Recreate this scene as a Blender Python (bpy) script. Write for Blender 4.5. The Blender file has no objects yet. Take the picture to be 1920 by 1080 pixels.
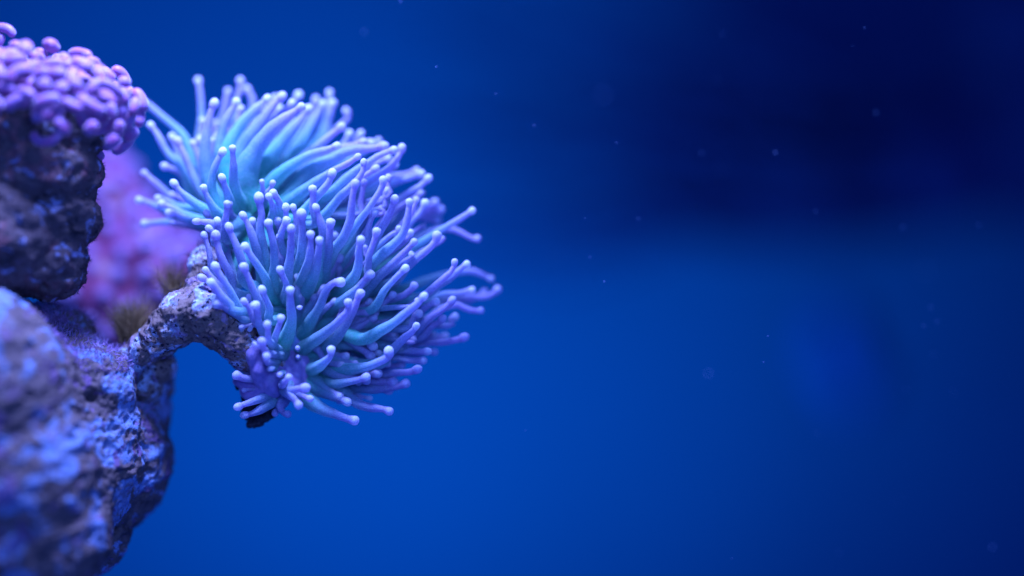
import bpy, bmesh, math, random
import numpy as np
from mathutils import Vector, Matrix

# ------------------------------------------------------------------ scale
S = 0.00015            # metres per build unit (the frame is 1920 units wide at the plane of focus)
D = 2400.0             # camera to plane of focus, in build units
sc = bpy.context.scene
col = sc.collection
random.seed(7)
rng = np.random.default_rng(7)

def P(px, py, d=0.0):
    """point at depth d behind the plane of focus (build units: x right, y away, z up)"""
    f = (D + d) / D
    return np.array(((px - 960.0) * f, d, (540.0 - py) * f))

# ------------------------------------------------------------------ camera
cam = bpy.data.cameras.new('camera')
cam.lens = 45.0; cam.sensor_width = 36.0
cam.clip_start = 0.005; cam.clip_end = 20
cam.dof.use_dof = True
cam.dof.focus_distance = (D - 25) * S
cam.dof.aperture_fstop = 1.35
co = bpy.data.objects.new('camera', cam); col.objects.link(co)
co.location = (0, -D * S, 0); co.rotation_euler = (math.pi / 2, 0, 0)
sc.camera = co

# ------------------------------------------------------------------ light of the tank, and added fill lamps
w = bpy.data.worlds.new('World'); sc.world = w; w.use_nodes = True
bg = w.node_tree.nodes['Background']
bg.inputs[0].default_value = (0.035, 0.13, 1.0, 1); bg.inputs[1].default_value = 0.64

def lamp(name, kind, pos, target, power, color, size=None, **kw):
    l = bpy.data.lights.new(name, kind); l.energy = power; l.color = color
    if kind == 'AREA': l.shape = 'DISK'; l.size = size
    elif size is not None: l.shadow_soft_size = size
    for k, v in kw.items(): setattr(l, k, v)
    o = bpy.data.objects.new(name, l); col.objects.link(o)
    o.location = Vector(pos) * S
    o.rotation_euler = (Vector(target) - Vector(pos)).to_track_quat('-Z', 'Y').to_euler()
    return o
lamp('reef_lamp', 'AREA', P(330, -900, -400), P(430, 480, 0), 2.9, (0.22, 0.34, 1.0), 0.05)
lamp('front_fill', 'AREA', P(1150, -500, -1500), P(560, 560, 0), 0.42, (0.12, 0.28, 1.0), 0.12)  # added fill, not a tank fixture: brightens gaps between the lower tentacles
lamp('wall_fill_spot', 'SPOT', P(100, 1500, 2000), P(700, 250, 8000), 94.0, (0.02, 0.44, 1.0), 0.12,  # added spot out of frame that puts the bright gradient on the wall
     spot_size=math.radians(120), spot_blend=1.0)

sc.view_settings.view_transform = 'Standard'; sc.view_settings.look = 'None'
sc.view_settings.exposure = 0.0; sc.view_settings.gamma = 1.0
sc.cycles.use_denoising = True
sc.cycles.max_bounces = 6
sc.cycles.sample_clamp_indirect = 4.0

# ------------------------------------------------------------------ helpers
def finish(o, parent, label, cat, group, kind):
    if parent is not None: o.parent = parent
    if label: o['label'] = label
    if cat: o['category'] = cat
    if group: o['group'] = group
    if kind: o['kind'] = kind
    return o

def wloc(o):
    v = Vector(o.location); p = o.parent
    while p is not None: v += Vector(p.location); p = p.parent
    return v

def empty(name, at, label=None, cat=None, group=None):
    o = bpy.data.objects.new(name, None); col.objects.link(o)
    o.location = Vector(at) * S; o.empty_display_size = 0.01
    return finish(o, None, label, cat, group, None)

def mesh_obj(name, V, F, mat, parent=None, origin=None, label=None, cat=None, group=None, kind=None, smooth=True, uv=None):
    """V in build units (world), F list of faces; origin in build units"""
    V = np.asarray(V, dtype=np.float64)
    if origin is None: origin = V.mean(axis=0)
    me = bpy.data.meshes.new(name)
    me.from_pydata(((V - origin) * S).tolist(), [], F)
    if smooth: me.polygons.foreach_set('use_smooth', [True] * len(me.polygons))
    if uv is not None:
        lay = me.uv_layers.new(name='UVMap')
        idx = np.empty(len(me.loops), dtype=np.int32); me.loops.foreach_get('vertex_index', idx)
        lay.data.foreach_set('uv', np.asarray(uv, dtype=np.float32)[idx].ravel())
    me.materials.append(mat)
    o = bpy.data.objects.new(name, me); col.objects.link(o)
    o.location = Vector(origin) * S - (wloc(parent) if parent is not None else Vector((0, 0, 0)))
    return finish(o, parent, label, cat, group, kind)

def _hash(ix, iy, iz, seed):
    h = (ix * 374761393 + iy * 668265263 + iz * 2147483647 + seed * 974634777) & 0xffffffff
    h = ((h ^ (h >> 13)) * 1274126177) & 0xffffffff
    h = ((h ^ (h >> 16)) * 2246822519) & 0xffffffff
    return ((h ^ (h >> 15)) & 0xffffff) / float(0xffffff)

def vnoise(p, seed=0):
    """smooth value noise in -1..1 on an N x 3 array"""
    i = np.floor(p).astype(np.int64); f = p - i; f = f * f * f * (f * (f * 6 - 15) + 10)
    r = 0
    for dx in (0, 1):
        for dy in (0, 1):
            for dz in (0, 1):
                wgt = (f[:, 0] if dx else 1 - f[:, 0]) * (f[:, 1] if dy else 1 - f[:, 1]) * (f[:, 2] if dz else 1 - f[:, 2])
                r = r + wgt * _hash(i[:, 0] + dx, i[:, 1] + dy, i[:, 2] + dz, seed)
    return r * 2 - 1

ROT = np.array([[0.8, 0.36, -0.48], [-0.6, 0.48, -0.64], [0.0, 0.8, 0.6]])
def fbm(p, octaves=4, seed=0, gain=0.5, ridged=False):
    a, t, s = 1.0, 0.0, 0.0
    q = p.copy()
    for k in range(octaves):
        n = vnoise(q, seed + k * 17)
        if ridged: n = 1 - 2 * np.abs(n)
        t = t + a * n; s += a; a *= gain; q = (q @ ROT.T) * 2.03 + 11.3
    return t / s

def pits(p, cell, seed, r=0.42):
    """1 inside round cavities, 0 outside: jittered points on a grid"""
    q = p / cell; i0 = np.floor(q).astype(np.int64); best = np.full(len(p), 9.0)
    for dx in (-1, 0, 1):
        for dy in (-1, 0, 1):
            for dz in (-1, 0, 1):
                c = i0 + np.array((dx, dy, dz))
                jx = np.stack([_hash(c[:, 0], c[:, 1], c[:, 2], seed + s) for s in (1, 2, 3)], axis=1)
                sz = 0.25 + 0.75 * _hash(c[:, 0], c[:, 1], c[:, 2], seed + 4)
                best = np.minimum(best, np.linalg.norm(q - (c + jx), axis=1) / sz)
    return np.clip(1 - best / r, 0, 1)

def blob_mesh(blobs, voxel, smooth=6):
    """merge ellipsoids (px, py, depth, rx[, ry, rz]) into one closed surface; returns verts, faces, normals in build units"""
    bm = bmesh.new()
    for b in blobs:
        c = P(*b[:3]); r = b[3:] if len(b) > 4 else (b[3],) * 3
        bmesh.ops.create_icosphere(bm, subdivisions=4, radius=1.0,
            matrix=Matrix.Translation(Vector(c) / 100) @ Matrix.Diagonal((r[0] / 100, r[1] / 100, r[2] / 100, 1)))
    me = bpy.data.meshes.new('tmp'); bm.to_mesh(me); bm.free()
    o = bpy.data.objects.new('tmp', me); col.objects.link(o)
    m = o.modifiers.new('r', 'REMESH'); m.mode = 'VOXEL'; m.voxel_size = voxel / 100
    m2 = o.modifiers.new('s', 'SMOOTH'); m2.factor = 0.6; m2.iterations = smooth
    dg = bpy.context.evaluated_depsgraph_get(); dg.update()
    ev = o.evaluated_get(dg); em = ev.to_mesh()
    n = len(em.vertices)
    V = np.empty(n * 3); em.vertices.foreach_get('co', V); V = V.reshape(-1, 3) * 100
    N = np.empty(n * 3); em.vertices.foreach_get('normal', N); N = N.reshape(-1, 3)
    F = [tuple(p.vertices) for p in em.polygons]
    ev.to_mesh_clear(); bpy.data.objects.remove(o); bpy.data.meshes.remove(me)
    return V, F, N

def catmull(pts, n):
    pts = [np.asarray(p, float) for p in pts]
    if len(pts) == 2: pts = [pts[0], (pts[0] + pts[1]) / 2, pts[1]]
    ext = [2 * pts[0] - pts[1]] + pts + [2 * pts[-1] - pts[-2]]
    out = []
    for i in range(1, len(ext) - 2):
        a, b, c, d = ext[i - 1:i + 3]
        for t in np.linspace(0, 1, 14, endpoint=False):
            out.append(0.5 * (2 * b + (c - a) * t + (2 * a - 5 * b + 4 * c - d) * t * t + (3 * b - a - 3 * c + d) * t ** 3))
    out.append(ext[-2]); out = np.array(out)
    seg = np.r_[0, np.cumsum(np.linalg.norm(np.diff(out, axis=0), axis=1))]
    return out, seg

def along(path, seg, s):
    return np.stack([np.interp(s, seg, path[:, k]) for k in range(3)], axis=1)

def frames(C):
    T = np.gradient(C, axis=0); T /= np.linalg.norm(T, axis=1)[:, None] + 1e-9
    n = np.cross(T[0], (0.0, 1.0, 0.13)); n /= np.linalg.norm(n) + 1e-9
    A = []; B = []
    for t in T:
        n = n - t * n.dot(t); n /= np.linalg.norm(n) + 1e-9
        A.append(n); B.append(np.cross(t, n))
    return T, np.array(A), np.array(B)

def loft(C, R, sides, cap_start=False, cap_end=True):
    T, A, B = frames(C); n = len(C)
    ang = np.linspace(0, 2 * math.pi, sides, endpoint=False)
    V = (C[:, None, :] + R[:, None, None] * (np.cos(ang)[None, :, None] * A[:, None, :] + np.sin(ang)[None, :, None] * B[:, None, :])).reshape(-1, 3)
    F = []
    for i in range(n - 1):
        for j in range(sides):
            k = (j + 1) % sides
            F.append((i * sides + j, i * sides + k, (i + 1) * sides + k, (i + 1) * sides + j))
    if cap_end: F.append(tuple((n - 1) * sides + j for j in range(sides)))
    if cap_start: F.append(tuple(reversed(range(sides))))
    return V, F

def strands(roots, dirs, length, radius, curl=0.35, segs=4):
    """many thin hairs joined into one mesh"""
    V = []; F = []
    for r, d in zip(roots, dirs):
        L = length * random.uniform(0.45, 1.15); p = np.array(r, float); d = np.array(d, float); b = len(V)
        side = np.cross(d, rng.normal(size=3)); side /= np.linalg.norm(side) + 1e-9; up = np.cross(d, side)
        for k in range(segs + 1):
            rr = radius * (1 - 0.75 * k / segs)
            for a in (0, 2.094, 4.189): V.append(p + rr * (math.cos(a) * side + math.sin(a) * up))
            d = d + curl * rng.normal(size=3) / segs * 1.6; d /= np.linalg.norm(d); p = p + d * L / segs
        for k in range(segs):
            for j in range(3):
                q = (j + 1) % 3; F.append((b + k * 3 + j, b + k * 3 + q, b + k * 3 + 3 + q, b + k * 3 + 3 + j))
    return np.array(V), F

# ------------------------------------------------------------------ materials
class NT:
    def __init__(self, name):
        self.m = bpy.data.materials.new(name); self.m.use_nodes = True
        self.t = self.m.node_tree; self.b = self.t.nodes['Principled BSDF']
    def n(self, typ, **kw):
        o = self.t.nodes.new(typ)
        for k, v in kw.items():
            if k.startswith('i_'):
                key = k[2:].replace('_', ' '); o.inputs[int(key) if key.isdigit() else key].default_value = v
            else: setattr(o, k, v)
        return o
    def l(self, a, b): self.t.links.new(a, b)
    def noise(self, scale, detail=4, rough=0.55, vec=None, dist=0.0):
        o = self.n('ShaderNodeTexNoise', i_Scale=scale, i_Detail=detail, i_Roughness=rough, i_Distortion=dist)
        if vec: self.l(vec, o.inputs['Vector'])
        return o.outputs['Fac']
    def ramp(self, fac, stops, mode='LINEAR'):
        o = self.n('ShaderNodeValToRGB'); r = o.color_ramp; r.interpolation = mode
        while len(r.elements) < len(stops): r.elements.new(0.5)
        for e, (p, c) in zip(r.elements, stops):
            e.position = p; e.color = (*c, 1) if len(c) == 3 else c
        self.l(fac, o.inputs[0]); return o.outputs[0]
    def mix(self, fac, a, b):
        o = self.n('ShaderNodeMix', data_type='RGBA')
        for s, v in ((0, fac), (6, a), (7, b)):
            if hasattr(v, 'links'): self.l(v, o.inputs[s])
            else: o.inputs[s].default_value = v if s == 0 else (*v, 1)
        return o.outputs[2]
    def math(self, op, a, b=None):
        o = self.n('ShaderNodeMath', operation=op)
        for s, v in ((0, a), (1, b)):
            if v is None: continue
            if hasattr(v, 'links'): self.l(v, o.inputs[s])
            else: o.inputs[s].default_value = v
        return o.outputs[0]
    def bump(self, h, strength, dist, prev=None):
        o = self.n('ShaderNodeBump', i_Strength=strength, i_Distance=dist); self.l(h, o.inputs['Height'])
        if prev: self.l(prev, o.inputs['Normal'])
        return o.outputs[0]
    def set(self, **kw):
        for k, v in kw.items():
            i = self.b.inputs[k.replace('_', ' ')]
            if hasattr(v, 'links'): self.l(v, i)
            else: i.default_value = (*v, 1) if isinstance(v, tuple) and len(v) == 3 and i.type == 'RGBA' else v
        return self.m

K = 1 / S / 100.0     # a texture scale of K has features about 100 build units wide

def mat_tentacle():
    m = NT('coral_tentacle')
    uv = m.n('ShaderNodeUVMap'); sep = m.n('ShaderNodeSeparateXYZ'); m.l(uv.outputs[0], sep.inputs[0])
    s, e = sep.outputs[0], sep.outputs[1]                      # s: 0 root .. 1 end;  e: distance from the end
    oc = m.n('ShaderNodeTexCoord').outputs['Object']
    at = m.n('ShaderNodeAttribute', attribute_type='OBJECT', attribute_name='tone'); rnd = at.outputs['Fac']
    body = m.ramp(s, [(0.0, (0.0, 0.74, 0.26)), (0.16, (0.04, 0.70, 0.38)), (0.42, (0.14, 0.70, 0.54)), (0.68, (0.30, 0.58, 0.66)), (0.86, (0.44, 0.44, 0.72)), (1.0, (0.54, 0.44, 0.76))])
    violet = m.ramp(s, [(0.0, (0.02, 0.37, 0.25)), (0.12, (0.09, 0.35, 0.36)), (0.35, (0.23, 0.37, 0.50)), (0.7, (0.44, 0.33, 0.63)), (1.0, (0.62, 0.37, 0.70))])
    c = m.mix(m.math('ADD', m.math('MULTIPLY', rnd, 0.65), 0.12), body, violet)
    tip = m.ramp(e, [(0.0, (1, 1, 1)), (0.075, (0.8, 0.8, 0.8)), (0.17, (0, 0, 0))], 'EASE')
    c = m.mix(tip, c, m.mix(rnd, (0.94, 0.90, 1.0), (0.66, 0.56, 0.88)))
    sp = m.ramp(m.noise(K * 45, 2, 0.6, oc), [(0.42, (0.82, 0.82, 0.82)), (0.6, (1.0, 1.0, 1.0))])
    mul = m.n('ShaderNodeMix', data_type='RGBA', blend_type='MULTIPLY', i_0=1.0); m.l(c, mul.inputs[6]); m.l(sp, mul.inputs[7])
    mp = m.n('ShaderNodeMapping'); m.l(oc, mp.inputs[0]); st = m.noise(K * 16, 3, 0.6, mp.outputs[0], 1.2)
    c = m.mix(m.ramp(st, [(0.45, (0, 0, 0)), (0.62, (0.30, 0.30, 0.30))]), c, (0.62, 0.66, 0.90)); m.l(c, mul.inputs[6])
    wav = m.n('ShaderNodeTexWave', wave_type='BANDS', bands_direction='Y', i_Scale=14.0, i_Distortion=5.0, i_Detail=2.0); 
    wav.inputs['Detail Scale'].default_value = 2.0
    m.l(uv.outputs[0], wav.inputs[0])
    alpha = m.ramp(e, [(0.0, (1, 1, 1)), (0.12, (0.96, 0.96, 0.96)), (0.6, (0.80, 0.80, 0.80))])
    nb = m.bump(m.noise(K * 30, 3, 0.6, oc), 0.6, 0.0004)
    nb = m.bump(wav.outputs['Fac'], 0.22, 0.0003, nb)
    tr = m.n('ShaderNodeBsdfTranslucent'); m.l(mul.outputs[2], tr.inputs[0]); m.l(nb, tr.inputs['Normal'])
    mx = m.n('ShaderNodeMixShader', i_0=0.46); out = m.t.nodes['Material Output']
    m.l(m.b.outputs[0], mx.inputs[1]); m.l(tr.outputs[0], mx.inputs[2]); m.l(mx.outputs[0], out.inputs['Surface'])
    return m.set(Base_Color=mul.outputs[2], Roughness=0.55, Subsurface_Weight=0.6, Subsurface_Radius=(0.7, 0.95, 1.0),
                 Subsurface_Scale=0.0036, Specular_IOR_Level=0.12, Sheen_Weight=0.8, Sheen_Roughness=0.32, Alpha=alpha, Sheen_Tint=(0.7, 0.8, 1.0), Normal=nb)

def mat_flesh(name, stops, sss=0.5, scale=8, rough=0.4, sheen=0.2, bump=0.15):
    m = NT(name); oc = m.n('ShaderNodeTexCoord').outputs['Object']
    c = m.ramp(m.noise(K * scale, 4, 0.55, oc), stops)
    nb = m.bump(m.noise(K * 28, 3, 0.6, oc), bump, 0.0005)
    return m.set(Base_Color=c, Roughness=rough, Subsurface_Weight=sss, Subsurface_Radius=(1.0, 0.6, 0.8), Subsurface_Scale=0.0012,
                 Specular_IOR_Level=0.35, Sheen_Weight=sheen, Normal=nb)

def mat_rock(name, pale, mid, dark, crust, crust_amt=0.5, speck=0.0, scale=1.0, lo_pale=0.54):
    m = NT(name); oc = m.n('ShaderNodeTexCoord').outputs['Object']
    n1 = m.noise(K * 1.6 * scale, 6, 0.62, oc, 0.4)
    c = m.ramp(n1, [(0.32, dark), (0.44, mid), (lo_pale, mid), (lo_pale + 0.07, pale), (0.80, mid)])
    n2 = m.noise(K * 6 * scale, 5, 0.65, oc)
    c = m.mix(m.ramp(n2, [(0.50, (0, 0, 0)), (0.62, (0.75, 0.75, 0.75))]), c, mid)
    n3 = m.noise(K * 2.7 * scale, 5, 0.6, oc, 0.8)
    lo = 0.66 - 0.2 * crust_amt
    c = m.mix(m.ramp(n3, [(lo, (0, 0, 0)), (lo + 0.06, (0.8, 0.8, 0.8))]), c, crust)
    n4 = m.noise(K * 22 * scale, 4, 0.7, oc)
    c = m.mix(m.ramp(n4, [(0.34, (0.85, 0.85, 0.85)), (0.44, (0, 0, 0))]), c, dark)
    if speck > 0:
        vo = m.n('ShaderNodeTexVoronoi', i_Scale=K * 9.5, i_Randomness=1.0); 
        wv = m.n('ShaderNodeVectorMath', operation='ADD'); nn = m.n('ShaderNodeTexNoise', i_Scale=K * 20, i_Detail=2.0)
        sc_ = m.n('ShaderNodeVectorMath', operation='SCALE'); sc_.inputs['Scale'].default_value = 0.0022
        m.l(oc, nn.inputs['Vector']); m.l(nn.outputs['Color'], sc_.inputs[0]); m.l(oc, wv.inputs[0]); m.l(sc_.outputs[0], wv.inputs[1]); m.l(wv.outputs[0], vo.inputs['Vector'])
        gate = m.ramp(m.noise(K * 3, 2, 0.5, oc), [(0.30, (0, 0, 0)), (0.45, (1, 1, 1))])
        spk = m.ramp(vo.outputs['Distance'], [(0.0, (1, 1, 1)), (speck * 0.75, (1, 1, 1)), (speck, (0, 0, 0))])
        c = m.mix(m.math('MULTIPLY', spk, gate), c, (0.012, 0.012, 0.03))
    nb = m.bump(m.noise(K * 9 * scale, 8, 0.68, oc), 0.55, 0.0010)
    nb = m.bump(m.noise(K * 40, 4, 0.65, oc), 0.45, 0.0003, nb)
    return m.set(Base_Color=c, Roughness=0.82, Specular_IOR_Level=0.25, Normal=nb)

M_TENT = mat_tentacle()
M_DISC = mat_flesh('coral_tissue', [(0.35, (0.14, 0.12, 0.36)), (0.55, (0.14, 0.34, 0.50)), (0.7, (0.26, 0.22, 0.52))], 0.3, 6)
M_SKIRT = mat_flesh('coral_skirt', [(0.35, (0.20, 0.14, 0.34)), (0.6, (0.30, 0.19, 0.42)), (0.75, (0.24, 0.20, 0.46))], 0.3, 10)
M_HAMMER = mat_flesh('hammer_lobe', [(0.3, (0.34, 0.06, 0.19)), (0.50, (0.26, 0.085, 0.26)), (0.70, (0.21, 0.115, 0.31))], 0.35, 6, 0.5, 0.4, 0.12)
M_MOUND = mat_flesh('mound_lobe', [(0.32, (0.22, 0.03, 0.10)), (0.50, (0.20, 0.065, 0.20)), (0.66, (0.25, 0.16, 0.36))], 0.3, 1.0, 0.4, 0.2, 0.05)
M_MBASE = mat_flesh('mound_base', [(0.36, (0.16, 0.02, 0.06)), (0.52, (0.22, 0.04, 0.12)), (0.68, (0.22, 0.08, 0.22))], 0.2, 1.0, 0.5, 0.1, 0.05)
M_ROCK = mat_rock('reef_rock', (0.19, 0.26, 0.46), (0.14, 0.085, 0.085), (0.045, 0.028, 0.033), (0.18, 0.08, 0.20), 0.45, lo_pale=0.50)
M_STALK = mat_rock('coral_stalk', (0.46, 0.50, 0.66), (0.22, 0.13, 0.11), (0.08, 0.05, 0.045), (0.36, 0.21, 0.34), 0.45, speck=0.33, lo_pale=0.49)
M_STEM = mat_rock('hammer_stem', (0.24, 0.08, 0.09), (0.11, 0.065, 0.07), (0.014, 0.012, 0.018), (0.30, 0.30, 0.52), 0.40, scale=1.1)
M_DARK = mat_rock('dark_skeleton', (0.05, 0.04, 0.05), (0.02, 0.02, 0.03), (0.008, 0.008, 0.015), (0.06, 0.03, 0.05), 0.3)
M_FAR = mat_rock('far_ledge_dark', (0.0, 0.003, 0.066), (0.0, 0.002, 0.055), (0.0, 0.002, 0.04), (0.0, 0.002, 0.07), 0.3, scale=0.15)  # near-black navy that darkens the added ledge and its branches
def mat_plain(name, c, c2, scale, rough=0.7):
    m = NT(name); oc = m.n('ShaderNodeTexCoord').outputs['Object']
    return m.set(Base_Color=m.ramp(m.noise(K * scale, 3, 0.5, oc), [(0.35, c), (0.65, c2)]), Roughness=rough, Specular_IOR_Level=0.2)
M_ALGAE = mat_plain('brown_algae', (0.20, 0.115, 0.05), (0.30, 0.17, 0.08), 6)
M_FUZZ = mat_plain('turf_algae', (0.035, 0.025, 0.03), (0.09, 0.06, 0.08), 5)
M_FUZZ2 = mat_plain('violet_turf', (0.26, 0.14, 0.34), (0.42, 0.24, 0.46), 5)
M_SPECK = mat_plain('drifting_speck', (0.09, 0.14, 0.30), (0.16, 0.21, 0.40), 20)
M_WALL = mat_plain('tank_wall', (0.0, 0.041, 0.132), (0.0, 0.044, 0.140), 0.05, 0.9)
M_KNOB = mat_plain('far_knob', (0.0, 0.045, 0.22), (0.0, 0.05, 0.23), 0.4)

# ------------------------------------------------------------------ the back of the tank
c0 = P(960, 540, 8000)
xs, zs = 14000, 9000
mesh_obj('back_wall', [c0 + np.array((-xs, 0, -zs)), c0 + np.array((xs, 0, -zs)), c0 + np.array((xs, 0, zs)), c0 + np.array((-xs, 0, zs))],
         [(0, 1, 2, 3)], M_WALL, kind='structure', smooth=False, label='smooth deep blue rear wall of the tank')

def rock_displace(V, N, big, mid, fine, pit=0.0, seed=0, scale=1.0):
    q = V / scale
    d = big * fbm(q / 150, 3, seed) + mid * fbm(q / 55, 4, seed + 5, 0.55, True) + fine * fbm(q / 13, 3, seed + 9, 0.6)
    if pit: d = d - pit * pits(q + 9 * np.stack([vnoise(q / 20, seed + k) for k in (30, 31, 32)], 1), 42, seed) ** 0.7 - 0.4 * pit * pits(q, 17, seed + 50) ** 0.7
    return V + N * d[:, None]

V, F, N = blob_mesh([(1330, 420, 6350, 420, 350, 110), (1500, 370, 6400, 620, 400, 260), (1720, 320, 6500, 760, 500, 420), (2000, 270, 6500, 900, 500, 620),
                     (2400, 210, 6400, 1100, 500, 800), (1930, 40, 6500, 500, 400, 420)], 60)  # ledge shape added to make the dark area at upper right
ledge = empty('dark_ledge', P(1900, 430, 6400), 'dark blurred ledge shape with thin branches, added to make the dark area at upper right', 'rock')
mesh_obj('rock', rock_displace(V, N, 60, 40, 12, 40, 3, 4.0), F, M_FAR, ledge)
V, F, N = blob_mesh([(1555, 650, 7850, 190, 150, 330), (1590, 720, 7850, 170, 150, 240)], 40)
kV, kF, kN = V, F, N
for i in range(130):  # branches added so the dark area fades out gradually to the left
    x0 = random.uniform(1300, 1700); y0 = random.uniform(0, 1) ** 0.6 * 340 + 110; ln = min(760, 90 + random.expovariate(1 / 260.0))
    a = math.pi + random.gauss(0.12, 0.26)
    p0 = np.array((x0, y0)); p2 = p0 + ln * np.array((math.cos(a), math.sin(a) * 0.8)); p1 = (p0 + p2) / 2 + rng.normal(size=2) * 16
    if p2[1] > 440: p2[1] = 440 - random.uniform(0, 30)
    dd = random.uniform(5900, 6500); path, seg = catmull([P(*p0, dd), P(*p1, dd), P(*p2, dd)], 0)
    ss = np.linspace(0, seg[-1], 9); v, f = loft(along(path, seg, ss), np.linspace(40, 9, 9), 7, True, True)
    mesh_obj('fade_branch', v, f, M_FAR, ledge, origin=v[0])
V, F, N = kV, kF, kN
mesh_obj('blue_knob', rock_displace(V, N, 30, 20, 6, 0, 4, 3.0), F, M_KNOB, label='faint blue two-lobed knob blurred on the tank wall', cat='coral')  # lump a little bluer than the wall, for an unidentified blurred shape

# ------------------------------------------------------------------ big rock
V, F, N = blob_mesh([(105, 850, 0, 165, 150, 210), (205, 855, 75, 115, 110, 150), (-60, 770, -160, 175, 130, 225), (20, 800, -100, 140, 130, 195), (-40, 1000, -130, 230, 160, 170), (0, 900, -150, 175, 140, 170), (70, 900, -70, 150, 120, 150), (165, 735, -20, 88, 80, 85),
                     (140, 980, 30, 110, 100, 110), (90, 700, 20, 120, 110, 90), (275, 770, 110, 42, 50, 70), (290, 720, 110, 36, 40, 44), (-60, 640, 0, 150, 130, 110), (70, 625, 60, 110, 80, 58), (232, 695, 30, 36, 36, 40)], 2.9, 30)
A_ = np.array([[0.72, 0.1, 0.42], [0.0, 1.0, 0.0], [-0.9, 0.2, 1.3]])      # strata that run down to the left
Vr = rock_displace(V, N, 9, 0, 0.8, 15, 11)
sq = V @ A_.T
Vr = Vr + N * (7 * fbm(sq / 62, 4, 14, 0.55, True) + 2.8 * fbm(sq / 12, 4, 15, 0.62) - 16 * np.clip(fbm(V / 95, 3, 17) * 2.2 - 0.35, 0, 1) * (0.5 + 0.5 * fbm(V / 18, 3, 18)))[:, None]
rock = mesh_obj('reef_rock', Vr, F, M_ROCK, label='large pitted grey-violet rock filling the lower left corner', cat='rock')
sel = np.where((N[:, 2] > 0.45) & (V[:, 0] > P(70, 0)[0]) & (V[:, 0] < P(270, 0)[0]) & (V[:, 1] > -120) & (V[:, 1] < 120))[0]
if len(sel):
    sel = rng.choice(sel, 1500)
    v, f = strands(Vr[sel], N[sel] + 0.5 * rng.normal(size=(len(sel), 3)), 15, 0.7, 0.6, 3)
    mesh_obj('turf_algae', v, f, M_FUZZ2, rock, kind='stuff', smooth=False)

# ------------------------------------------------------------------ hammer coral
hammer = empty('hammer_coral', P(60, 555, -60), 'pink-violet coral of plump sausage lobes on a dark crusted stem', 'coral')
V, F, N = blob_mesh([(15, 500, -70, 100, 66, 46), (20, 230, -60, 130, 80, 70), (110, 240, -55, 85, 70, 70), (60, 320, -60, 120, 80, 80), (110, 330, -50, 74, 66, 80), (100, 410, -50, 86, 66, 70),
                     (80, 480, -50, 82, 66, 60), (0, 440, -80, 110, 90, 110), (95, 520, -45, 57, 50, 36)], 3.2, 10)
Vs = rock_displace(V, N, 10, 12, 4, 10, 21)
stem = mesh_obj('stem', Vs, F, M_STEM, hammer, label='dark stem crusted with algae under the pink lobes')
sel = rng.choice(np.where((V[:, 2] < P(0, 300, -90)[2]) & (N[:, 1] < 0.5))[0], 3800)
v, f = strands(Vs[sel], N[sel] + 0.6 * rng.normal(size=(len(sel), 3)), 8, 0.55, 1.2, 3)
mesh_obj('turf_algae', v, f, M_FUZZ, stem, kind='stuff', smooth=False)

def sausage(C, r, sides=14, n=16, ends=0.98):
    path, seg = catmull(C, 0); L = seg[-1]
    t = np.linspace(0, 1, n); tt = 0.5 - 0.5 * np.cos(t * math.pi)
    s = tt * L; e = np.minimum(s, L - s)
    R = r * np.sqrt(np.clip(1 - (1 - np.clip(e / (r * 1.05), 0, 1)) ** 2, 0.0009, 1)) * (1 + 0.06 * np.sin(7 * tt + C[0][0]))
    return loft(along(path, seg, s), R, sides, True, True)

cen = P(60, 205, -95); rad = np.array((186, 88, 98))
V, F, N = blob_mesh([(60, 190, -60, 176, 74, 74), (170, 205, -60, 62, 60, 60)], 5, 8)
mesh_obj('flesh', rock_displace(V, N, 6, 6, 1, 0, 25), F, M_HAMMER, hammer)
spots = []
tries = 0
while len(spots) < 230 and tries < 9000:
    tries += 1
    u = rng.normal(size=3); u /= np.linalg.norm(u)
    if u[2] < -0.14 - 0.55 * max(0, u[0]) or u[1] > 0.75 or (u[2] < 0.12 and u[1] > 0.2): continue
    p = cen + u * rad
    if p[0] < P(-60, 0)[0]: continue
    if all(np.linalg.norm(p - q) > 23.5 for q, _ in spots): spots.append((p, u))
for p, u in spots:
    nrm = u / rad; nrm /= np.linalg.norm(nrm)
    a = np.cross(nrm, rng.normal(size=3)); a /= np.linalg.norm(a)
    a = a + np.array((0.5, 0, -0.25)) * random.choice((-1, 1)); a -= nrm * a.dot(nrm); a /= np.linalg.norm(a)
    b = np.cross(nrm, a); L = random.uniform(8, 24); r = random.uniform(8.8, 12.8); k = random.uniform(-0.5, 0.7)
    lift = random.uniform(-6, 20)
    if u[0] > 0.75 and u[2] < 0.2: a = a * 0.3 + np.array((-0.2, 0, -1.0)); a -= nrm * a.dot(nrm); a /= np.linalg.norm(a)
    q = p + nrm * lift
    C = [q - a * L - nrm * L * 0.35 + b * k * L * 0.6, q - a * L * 0.45, q + a * L * 0.45, q + a * L - nrm * L * 0.35 + b * k * L * 0.6]
    v, f = sausage(C, r)
    mesh_obj('lobe', v, f, M_HAMMER, hammer, origin=p)
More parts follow.
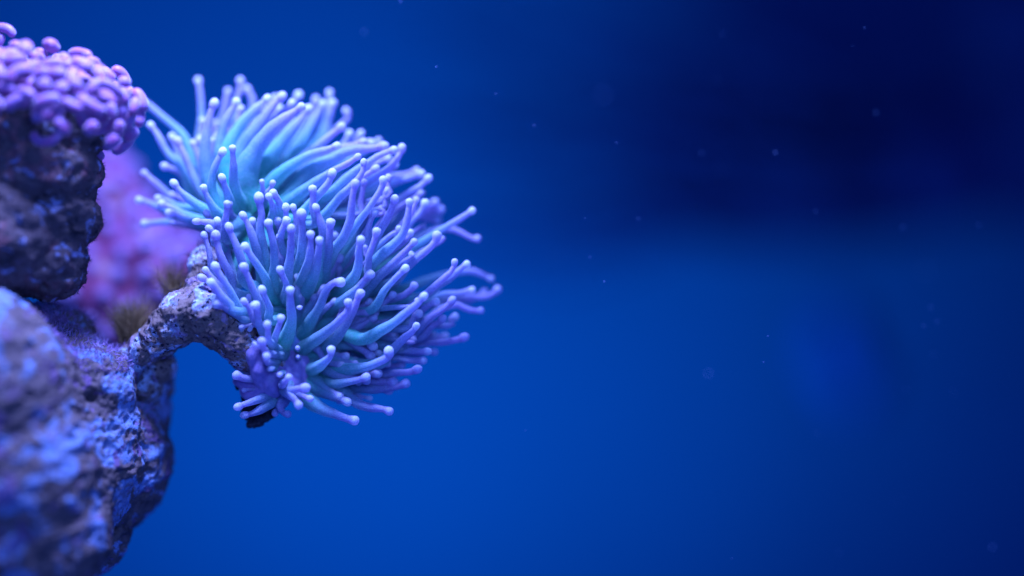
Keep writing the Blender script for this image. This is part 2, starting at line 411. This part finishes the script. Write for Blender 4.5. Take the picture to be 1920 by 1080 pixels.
# a few lobes that stand out: the topmost one at the frame's edge, the curled ones along the lower rim
for C, r in (([P(-25, 62, -67), P(-2, 52, -69), P(18, 56, -69), P(24, 70, -66)], 8.5), ([P(-5, 88, -64), P(0, 75, -66), P(2, 62, -67)], 8),
             ([P(66, 196, -154), P(74, 212, -158), P(95, 217, -158), P(120, 204, -154)], 12), ([P(16, 186, -154), P(36, 191, -157), P(58, 188, -154)], 12.5),
             ([P(62, 247, -144), P(68, 262, -146), P(88, 266, -146), P(106, 258, -145), (P(109, 244, -144))], 8.5), ([P(5, 140, -146), P(30, 134, -150), P(60, 137, -146)], 12.5),
             ([P(62, 164, -146), P(80, 152, -151), P(102, 132, -146)], 12), ([P(172, 187, -128), P(196, 196, -132), P(210, 190, -128)], 13),
             ([P(224, 208, -110), P(228, 212, -112), P(232, 208, -110)], 15), ([P(182, 215, -110), P(192, 220, -112), P(202, 215, -110)], 14),
             ([P(196, 262, -53), P(200, 272, -53), P(206, 280, -51)], 12), ([P(188, 282, -46), P(187, 292, -46), P(184, 300, -44)], 9),
             ([P(222, 232, -74), P(228, 248, -74), P(232, 256, -73)], 13), ([P(256, 196, -60), P(260, 212, -60), P(254, 226, -60)], 12)):
    v, f = sausage(C, r); mesh_obj('lobe', v, f, M_HAMMER, hammer)

# ------------------------------------------------------------------ blurred coral mound behind
mound = empty('mound_coral', P(260, 620, 420), 'blurred pink-violet coral mound glowing between the stem and the torch coral', 'coral')
blobs = [(200, 400, 600, 110), (270, 470, 560, 110), (330, 520, 530, 90), (210, 540, 560, 120), (200, 330, 610, 60), (140, 450, 580, 100), (250, 610, 510, 70)]
V, F, N = blob_mesh(blobs, 9, 10)
mesh_obj('base', rock_displace(V, N, 8, 8, 3, 0, 41), F, M_MBASE, mound)
sel = np.where((N[:, 1] < 0.3))[0]; rng.shuffle(sel); pts = []
for i in sel:
    if all(np.linalg.norm(V[i] - V[j]) > 46 for j in pts): pts.append(i)
    if len(pts) >= 110: break
for i in pts:
    n = N[i]; a = np.cross(n, rng.normal(size=3)); a /= np.linalg.norm(a); L = random.uniform(10, 34); p = V[i] + n * 4
    v, f = sausage([p - a * L - n * 6, p, p + a * L - n * 6], random.uniform(16, 22), 10, 10)
    mesh_obj('lobe', v, f, M_MOUND, mound, origin=p)

# ------------------------------------------------------------------ torch coral
torch = empty('torch_coral', P(255, 680, 20), 'large torch coral of long blue-violet tentacles with pale knobbed ends', 'coral')
V, F, N = blob_mesh([(250, 672, 25, 26), (232, 690, 30, 28), (272, 655, 15, 30), (298, 636, 10, 36), (325, 612, 5, 44), (352, 590, 5, 54), (385, 585, 5, 58), (415, 606, 0, 50), (442, 630, 0, 44),
                     (468, 655, 8, 42), (378, 540, 25, 34), (400, 500, 60, 46), (440, 480, 90, 60), (300, 690, 60, 30), (275, 720, 70, 34), (500, 680, 40, 46)], 2.4, 10)
stalk = mesh_obj('stalk', rock_displace(V, N, 6, 5, 2.6, 5, 61, 0.6), F, M_STALK, torch, label='pale arched stalk speckled with black')
sel = np.where((V[:, 2] > P(0, 545)[2]) & (V[:, 0] < P(420, 0)[0]))[0]
v, f = strands(V[rng.choice(sel, 260)], rng.normal(size=(260, 3)) * (1, 0.6, 1) + (-0.3, -0.3, 0.5), 22, 0.6, 0.9, 4)
mesh_obj('turf_algae', v, f, M_FUZZ, stalk, kind='stuff', smooth=False)

V, F, N = blob_mesh([(485, 415, 135, 80), (520, 470, 130, 85), (580, 560, 125, 88), (620, 610, 120, 80), (560, 640, 95, 70), (575, 680, 95, 58), (670, 520, 130, 70), (570, 410, 140, 85), (660, 620, 110, 70), (630, 450, 140, 70)], 5, 12)
mesh_obj('oral_disc', rock_displace(V, N, 8, 5, 1, 0, 71), F, M_DISC, torch)
V, F, N = blob_mesh([(480, 662, -8, 20, 34, 34), (492, 690, -2, 24, 36, 36), (512, 716, 6, 28, 36, 34), (544, 722, 34, 36, 36, 30), (548, 690, 48, 46, 38, 46), (490, 735, 15, 42, 30, 22), (470, 715, 20, 34, 28, 14)], 2.6, 14)
q = V @ np.array((0.8, 0.1, 0.6)); fold = 0.9 * np.sin(q / 4.2 + 2 * vnoise(V / 30, 5))
mesh_obj('skirt', V + N * fold[:, None], F, M_SKIRT, torch, label='violet folded fleshy skirt at the end of the stalk')
V, F, N = blob_mesh([(478, 795, 20, 14, 14, 8), (492, 786, 20, 16, 14, 7), (508, 779, 22, 12, 10, 5), (470, 770, 28, 16, 14, 20), (462, 735, 26, 9, 9, 24), (446, 722, 24, 4, 4, 9), (500, 745, 35, 40, 30, 34)], 1.8, 4)
mesh_obj('dead_skeleton', rock_displace(V, N, 3, 4, 2.5, 4, 81, 0.35), F, M_DARK, torch, label='ragged blackened bit hanging below the skirt')

TENT = """150,13:371,149 377,182 378,213 380,297
90,16:281,233 298,256 315,287 339,315 380,389
120,15:239,167 272,193 311,223 339,249 354,278 380,352
110,14:322,254 331,278 346,306
60,16:332,261 343,286 357,319 380,361 417,408
80,14:361,266 369,287 376,311 398,371
100,14:373,259 380,278 391,315
120,13:380,224 376,249 383,287
40,19:403,190 393,219 387,250 385,287 389,334 417,389
150,12:405,230 404,249
130,11:406,256 409,271
90,12:397,262 400,287 409,306
160,14:428,169 422,195 417,223 417,260
60,18:444,189 428,219 415,250 413,287 435,361
0,15:419,281 407,304 398,330 398,361 417,399 439,419
-20,15:436,276 437,306 439,343 450,376 472,399
90,15:306,311 324,317 339,326 361,352
100,14:269,323 291,343 313,363 361,408
150,13:451,149 449,171 441,223
170,14:461,165 474,186 473,208 486,260
100,15:451,202 447,226 441,260 449,315
60,22:503,182 480,204 452,234 430,274 426,315 449,380
60,24:531,178 510,200 486,234 454,278 447,315 458,389
130,13:517,181 504,204
140,12:499,202 493,223
120,13:525,200 511,226 486,278
80,20:549,191 526,217 500,245 467,287 467,352
140,14:561,176 541,208 513,241
20,27:567,199 541,217 508,245 478,284 461,324 465,361 482,386
80,24:580,202 560,228 523,271 500,306 491,352
160,14:593,184 584,213 560,260
120,17:606,192 591,223 571,263 541,315
160,13:618,172 617,191 608,234 587,278
140,14:624,191 617,223 597,278
150,13:648,206 653,221 630,242 600,272 549,333
60,17:642,236 622,252 598,272 559,303 508,354
120,14:656,248 647,266 620,293
130,14:678,248 665,264 630,303
20,17:634,272 610,282 579,291 543,313 508,344 484,384
60,16:684,265 661,272 630,280 590,299 529,344
90,14:698,268 671,276
120,13:708,262 696,276
40,20:723,273 696,278 661,282 620,299 579,323 529,384
-10,15:673,292 651,307 626,319 590,344 549,374 518,405
-25,15:682,301 681,319 669,339 641,366 590,415
20,16:741,280 712,291 691,305 651,333 610,374 569,425
40,16:754,274 751,286 732,313 702,333 671,356 630,394 590,435
80,14:730,296 708,305 671,323
60,14:743,307 732,319 691,350
20,15:707,314 691,325 661,346 620,384
-35,16:624,321 618,339 606,356 579,384 549,415
20,13:730,331 726,346 712,374
110,14:783,319 761,327 732,331 702,344 651,384
80,16:792,325 769,333 736,344 691,370 630,415
60,15:805,332 789,348 765,362 732,384 671,425
60,14:790,361 777,372 732,405
10,17:324,341 339,360 357,375 380,390 407,410 435,421
-10,15:381,350 389,371 398,388 413,403 439,414
-25,15:415,330 422,351 428,369 437,390 450,410
100,17:259,375 278,380 298,390 343,406
80,14:294,371 311,375 343,388
90,13:321,365 339,371 361,384
50,15:300,381 324,390 346,401 380,414 417,421
40,21:315,399 333,403 354,414 380,421 417,429
90,15:269,420 296,417 317,416 361,421
40,14:321,417 343,421 361,425 398,429
10,13:386,397 394,408 413,421
-30,19:365,415 383,416 398,421 426,430
-40,15:426,380 424,403 422,421 426,449
-20,14:407,411 409,425 415,451 420,467
-25,15:390,426 398,436 407,458
-25,13:382,438 389,462 394,486 398,510 417,541
-40,16:404,437 409,462 419,491 435,523 444,551
-45,17:428,422 435,443 446,467 456,495 463,532
0,18:418,423 422,458 430,495 444,532
0,11:491,339 493,354 495,369 491,388
-10,13:512,341 508,353 497,371 486,393
-40,17:485,366 487,384 491,403 487,429 491,458 500,495 504,532
-40,15:503,366 510,384 513,406 510,430
-25,15:511,360 521,375 526,393 523,421
-40,17:454,401 467,425 478,454 486,486 491,514 504,551
0,12:473,412 476,429 482,451
-55,15:458,460 471,480 484,501 500,529 508,556
0,11:430,381 432,393 441,412
-50,15:503,416 508,440 513,467 515,495 517,532
-10,13:520,412 523,425 526,440
-20,12:524,442 525,464 526,491
-30,13:536,385 536,403 537,421 534,440
-25,14:549,386 554,406 558,440 558,477
-35,14:538,411 530,429 526,449 528,477
-60,16:546,425 545,454 543,486 539,523 534,560
-50,16:565,397 567,425 567,458 561,495 550,532
-35,15:586,352 587,369 587,388 586,421
-50,18:591,386 600,412 606,440 606,477 597,523
-65,16:582,437 582,467 576,499 563,532 549,569
-70,17:599,448 597,477 593,504 578,541 560,579
-60,16:667,341 662,362 658,393 656,417 643,447 625,469 614,495 595,532
-40,14:719,335 716,351 703,373 690,393 675,412 647,449 610,495
20,12:729,330 721,347 699,384
20,14:683,339 680,358 675,380 666,403
20,14:727,354 721,369 703,393
30,11:716,372 710,380 684,414
20,12:714,389 703,403
-20,17:741,370 736,388 727,408 714,430 699,458 675,495
-50,17:768,377 766,399 762,421 751,445 729,466 706,486 684,510 647,551
40,14:781,373 773,393 754,421
40,15:798,379 788,399 771,416 740,449
80,14:791,361 777,377
-20,9:692,395 691,406 690,425
-25,15:704,397 695,414 690,430 690,451 684,477 675,504
20,8:722,401 714,414
-45,14:707,432 701,453 693,477 690,504 680,532
-65,17:677,447 673,467 673,491 667,514 647,541 619,569
-30,9:685,462 684,477 682,495
10,11:749,427 743,436 721,451
20,12:770,434 767,443 740,467
-40,17:778,452 764,467 747,484 729,501 703,525 666,560
0,11:771,475 758,490
-45,16:620,415 618,440 617,467 610,504
120,15:817,378 808,385 779,404
130,17:827,393 814,396 796,398 769,406 730,424
140,19:822,413 804,410 783,408 750,422
50,15:887,394 872,404 849,418 827,431 798,449 759,472 711,505
90,14:897,447 884,447 868,437 849,429 818,431 779,449
0,16:820,439 816,453 802,468 785,482 763,501 730,531
40,11:828,446 818,457
60,10:795,425 779,433
-10,15:853,489 849,505 835,519 818,534 798,552 759,583 721,612
20,17:877,494 862,505 845,521 827,531 779,558
110,15:922,523 907,517 892,509 872,507 837,515 779,534
-40,14:762,501 752,511 740,523 721,544 691,583
100,14:934,541 923,552 903,557 876,557 837,561 779,579
70,13:887,543 874,546 857,551 827,552 779,567
120,13:910,546 896,556 857,563
130,13:882,565 872,561 861,556 818,563
60,15:903,582 888,583 872,577 857,571 827,579 779,602
-60,18:797,553 783,569 763,585 740,604 717,618 672,635
-30,10:782,561 769,575
10,15:778,534 767,546 740,559
10,19:820,565 806,571 791,581 759,606
0,17:850,560 841,571 826,583 808,594 779,622 740,655
20,17:832,596 822,604 806,614 769,635
60,16:855,593 845,598 827,610
0,15:787,587 777,594 750,618
-30,20:782,609 773,622 757,635 730,661 701,684
0,12:776,633 763,641
80,18:816,627 808,629 779,631
90,15:837,630 829,631 779,635
40,15:874,631 857,637 833,641 806,643 769,649 721,664
10,16:805,659 789,659 763,657 740,659 701,666
50,14:817,660 798,660 759,659
15,14:796,676 783,676 763,676 740,672 701,680
5,15:786,691 767,698 742,700 718,704 691,710 640,722
0,17:763,718 746,724 722,728 697,730 661,726 620,730
-30,16:689,706 673,712 651,716 620,720 579,718
-45,18:729,655 728,669 714,677 691,686 661,692 620,696 579,692
-20,19:732,772 718,767 697,765 673,757 653,743 636,726 604,702
-15,20:667,789 651,785 632,779 608,769 583,753 559,730
20,11:695,747 685,745 661,739 630,722
30,12:736,710 722,710 701,708
-50,16:641,529 625,531 611,545 601,572 586,596 570,625 550,653
-45,16:696,513 682,527 666,545 646,562 621,580 597,600
-50,16:677,548 670,562 662,584 648,609 627,637 601,664
-60,17:653,565 652,582 641,596 621,615 597,633 570,653 544,674
0,15:738,551 727,562 703,584 682,609
-60,17:621,654 619,668 607,680 591,690 570,698
-40,8:562,577
-60,15:456,498 464,517 474,539 484,561 494,590 507,623
-50,13:524,503 531,519 537,533 535,561
-70,19:544,542 545,566 547,594 541,623 531,647 523,674
-60,14:490,540 496,555 505,578 507,602
-60,15:402,496 413,517 425,537 439,561 450,582 466,598
-30,14:384,504 393,515 409,533 441,572
-40,16:375,519 386,525 399,535 437,574
-70,19:394,528 405,539 415,555 431,570 448,586
-60,17:404,569 419,574 435,586 452,594 470,600
-60,13:456,563 466,576 474,594 486,612
-40,9:466,554 470,568 478,586
-70,16:478,571 482,584 484,602 490,619
-80,14:501,606 503,623 507,643
-70,13:527,595 523,612 515,635 507,653
-90,14:490,638 494,649 503,663
-80,9:476,643 486,651
-95,14:500,667 501,680
-90,10:506,692
-40,9:451,614 466,610 482,608
-40,8:467,619 482,612
-40,8:560,577
-50,8:558,652
-50,8:559,669
-30,16:442,703 461,710 485,710 512,718
-20,8:456,732 469,730 497,726
-40,17:443,764 461,757 483,749 510,739 530,730
-30,18:455,779 475,775 497,763 518,747
0,14:515,777 518,769 526,751
-70,18:561,761 554,751 544,741 534,730
-70,17:575,727 559,729 540,730
-40,12:583,748 569,743 550,734
-80,15:542,707 536,714 530,722
-80,9:524,703
-20,22:541,777 530,773 526,761 534,747"""
HEADS = [np.array((485, 398)), np.array((582, 585)), np.array((556, 682))]
def tentacle(px, dt, wd, extend=True, pool=None):
    """px: points from the end to the root"""
    px = [np.array(p, float) for p in px]
    db = 72.0 if dt < 90 else dt * 0.55 + 45
    if len(px) == 1:
        h = min(HEADS, key=lambda c: np.linalg.norm(c - px[0])); px.append(px[0] + (h - px[0]) * 0.18); db = dt + 110
    elif extend:
        h = min(HEADS, key=lambda c: np.linalg.norm(c - px[-1]))
        dist = np.linalg.norm(h - px[-1])
        if dist > 45: px.append(h + (px[-1] - h) * 22 / dist + rng.normal(size=2) * 6)
    lens = np.r_[0, np.cumsum([np.linalg.norm(px[i + 1] - px[i]) for i in range(len(px) - 1)])]; lens /= lens[-1]
    pts = [P(p[0], p[1], dt + (db - dt) * (0.25 * t + 0.75 * t * t)) for p, t in zip(px, lens)]
    path, seg = catmull(pts[::-1], 0); L = seg[-1]
    rt = min(8.6, max(3.2, wd * 0.535)) * random.uniform(0.80, 1.12); rb = wd * 0.455
    # end the path so that the middle of the knob sits on the traced point
    end = path[-1]; dirn = end - along(path, seg, np.array([L - 6]))[0]; dirn /= np.linalg.norm(dirn) + 1e-9
    path = np.vstack([path, end + dirn * rt * 0.75]); seg = np.r_[seg, L + rt * 0.75]; L = seg[-1]; sq_ = random.uniform(0.85, 1.35)
    neck = max(L - rt * 2.3, L * 0.35)
    n = int(max(8, min(26, L / 8)))
    s1 = np.linspace(0, neck, n); u = s1 / L
    prof = lambda u: rb * (0.84 + 2.0 * (1 - u) ** 1.8)
    R1 = prof(u); k = np.clip((s1 - (neck - 3.5 * rt)) / (3.5 * rt), 0, 1); k = k * k * (3 - 2 * k)
    rn = min(rt * 0.70, prof(neck / L)); R1 = R1 * (1 - k) + rn * k
    ph, ph2 = random.uniform(0, 9), random.uniform(0, 9)
    C1 = along(path, seg, s1)
    wob = np.stack([np.sin(s1 / 17 + ph), np.sin(s1 / 21 + ph2), np.cos(s1 / 19 + ph)], 1) * 1.0 * (u * (1 - k))[:, None]
    C1 = C1 + wob; R1 = R1 * (1 + 0.03 * np.sin(s1 / 6 + ph) + 0.05 * np.sin(s1 / 15 + ph2))
    a = np.linspace(0, 1, 9)[1:]
    s2 = neck + (L - neck) * a
    x = np.clip((s2 - (L - rt * sq_)) / (rt * sq_), -1.3, 0.9995)
    R2 = np.where(x < 0, rn + (rt - rn) * np.clip((1.3 + x) / 1.3, 0, 1) ** 0.8, rt * np.sqrt(1 - x * x))
    C2 = along(path, seg, s2)
    C = np.vstack([C1, C2]); R = np.r_[R1, R2]; s = np.r_[s1, s2]
    sides = 14
    V, F = loft(C, R, sides, False, True)
    uv = np.repeat(np.stack([s / L, (L - s) / 100.0], 1), sides, axis=0)
    if pool is not None:
        b = sum(len(v) for v in pool[0]); pool[0].append(V); pool[1].extend(tuple(i + b for i in f) for f in F); pool[2].append(uv); return
    nb = len(C1)
    o = mesh_obj('tentacle', V[:nb * sides], [f for f in F if max(f) < nb * sides], M_TENT, torch, origin=C[0], uv=uv[:nb * sides])
    off = (nb - 1) * sides
    tp = mesh_obj('tip', V[off:], [tuple(i - off for i in f) for f in F if min(f) >= off], M_TENT, o, origin=C[nb - 1], uv=uv[off:])
    o['tone'] = tp['tone'] = random.random()
for line in TENT.split('\n'):
    head, body = line.split(':'); dt, wd = (float(v) for v in head.split(','))
    tentacle([tuple(float(v) for v in p.split(',')) for p in body.split()], dt, wd)
# shorter, broader tentacles that close the inside of the lower head
for i in range(84):
    a = random.uniform(-1.9, 0.9); h = HEADS[1] + (HEADS[2] - HEADS[1]) * random.random() + rng.normal(size=2) * 10
    e = h + np.array((math.cos(a), math.sin(a))) * random.uniform(80, 165); m1 = h + (e - h) * 0.55 + rng.normal(size=2) * 10
    tentacle([e, m1, h], random.uniform(0, 60), random.uniform(14, 20), False)
# the low fan under the head
for i in range(16):
    a = 0.02 + 1.0 * (i + random.uniform(-0.4, 0.4)) / 15; h = HEADS[2] + rng.normal(size=2) * 8
    e = h + np.array((math.cos(a), math.sin(a) * 0.62)) * random.uniform(150, 215) * (1 - 0.28 * a); m1 = h + (e - h) * 0.5 + np.array((0, 9))
    tentacle([e, m1, h], random.uniform(-15, 45), random.uniform(15, 19), False)
# the far side of the head, seen only through the gaps
far = ([], [], [])
for i in range(46):
    a = random.uniform(-2.6, 0.75); h = HEADS[0] if a < -1.1 else HEADS[1]
    Ln = random.uniform(120, 200) * (1.0 if a < -1.1 else 1.1)
    e = h + np.array((math.cos(a), math.sin(a))) * Ln; m1 = h + (e - h) * 0.55 + rng.normal(size=2) * 12
    tentacle([e, m1, h], random.uniform(110, 230), random.uniform(13, 18), False, far)
ft = mesh_obj('far_tentacles', np.vstack(far[0]), far[1], M_TENT, torch, uv=np.vstack(far[2]), kind='stuff'); ft['tone'] = 0.4

# ------------------------------------------------------------------ algae tufts
def tuft(name, base, top, width, depth, count, label, group):
    roots = []; dirs = []
    L = base[1] - top
    clumps = [(random.gauss(0, 0.42), random.gauss(0, 0.3), random.gauss(0, width * 0.14)) for _ in range(22)]
    for i in range(count):
        t, dy, bx = random.choice(clumps); t += random.gauss(0, 0.10)
        roots.append(P(base[0] + bx + random.gauss(0, 3), base[1] + random.uniform(-22, 6), depth + random.gauss(0, 14)))
        d = np.array((t * width / L * 0.85, dy + random.gauss(0, 0.08), 1.0)); dirs.append(d / np.linalg.norm(d))
    v, f = strands(roots, dirs, L * 1.0, 0.9, 1.0, 7)
    mesh_obj(name, v, f, M_ALGAE, label=label, cat='algae', group=group, smooth=False, origin=P(base[0], base[1], depth))
tuft('algae_tuft', (250, 640), 560, 78, 90, 800, 'bushy brown hair algae tuft growing beside the arched stalk', 'brown algae tufts')
tuft('algae_tuft', (328, 560), 488, 60, 90, 260, 'thin brown algae wisps above the top of the arched stalk', 'brown algae tufts')

# ------------------------------------------------------------------ specks adrift in the water
bm = bmesh.new(); bmesh.ops.create_icosphere(bm, subdivisions=2, radius=S)
for vtx in bm.verts: vtx.co *= 0.75 + 0.5 * random.random()
sm = bpy.data.meshes.new('speck'); bm.to_mesh(sm); bm.free(); sm.materials.append(M_SPECK)
SP = [(1341, 151, 300, 1.6), (1130, 179, -420, 2.6), (1002, 235, 60, 1.2), (1057, 161, 350, 1.4), (1156, 268, 60, 1.0), (1316, 287, 150, 1.4), (1454, 286, 120, 1.6),
      (1352, 320, 500, 1.9), (1097, 409, 20, 0.8), (1197, 410, 80, 1.2), (1643, 211, 150, 1.8), (1621, 52, 40, 0.9), (1599, 85, 60, 0.8), (1836, 422, 150, 1.6),
      (1530, 396, 120, 1.2), (1693, 426, 160, 1.3), (1133, 528, 20, 1.2), (1106, 482, 60, 1.0), (1042, 484, 500, 1.9), (1736, 507, -480, 2.6), (1356, 62, 200, 1.0),
      (1440, 630, 10, 1.0), (1432, 679, 15, 1.2), (1329, 701, -250, 2.1), (1745, 576, 150, 1.6), (1757, 603, 120, 1.4), (1732, 611, 100, 1.3), (1750, 665, 200, 1.4),
      (1700, 730, 200, 1.2), (1787, 736, 220, 1.2), (1533, 812, 150, 1.3), (1687, 937, 400, 1.6), (1861, 1026, -220, 2.0), (1372, 1047, 40, 1.0), (1574, 1035, 200, 1.0),
      (985, 807, 30, 0.8), (683, 60, 200, 1.4), (751, 3, 80, 1.3), (818, 125, 30, 1.0), (950, 18, 300, 1.5), (930, 175, 60, 0.9)]
for x, y, d, r in SP:
    o = bpy.data.objects.new('water_speck', sm); col.objects.link(o)
    if abs(d) >= 300: r *= 0.7
    o.location = Vector(P(x, y, d)) * S; o.scale = (r * random.uniform(0.7, 1.1), r, r * random.uniform(0.8, 1.5)); o.rotation_euler = (random.random() * 3, random.random() * 3, random.random() * 3)
    o['label'] = 'tiny pale blue speck drifting in open dark water'; o['category'] = 'speck'; o['group'] = 'specks drifting in the water'
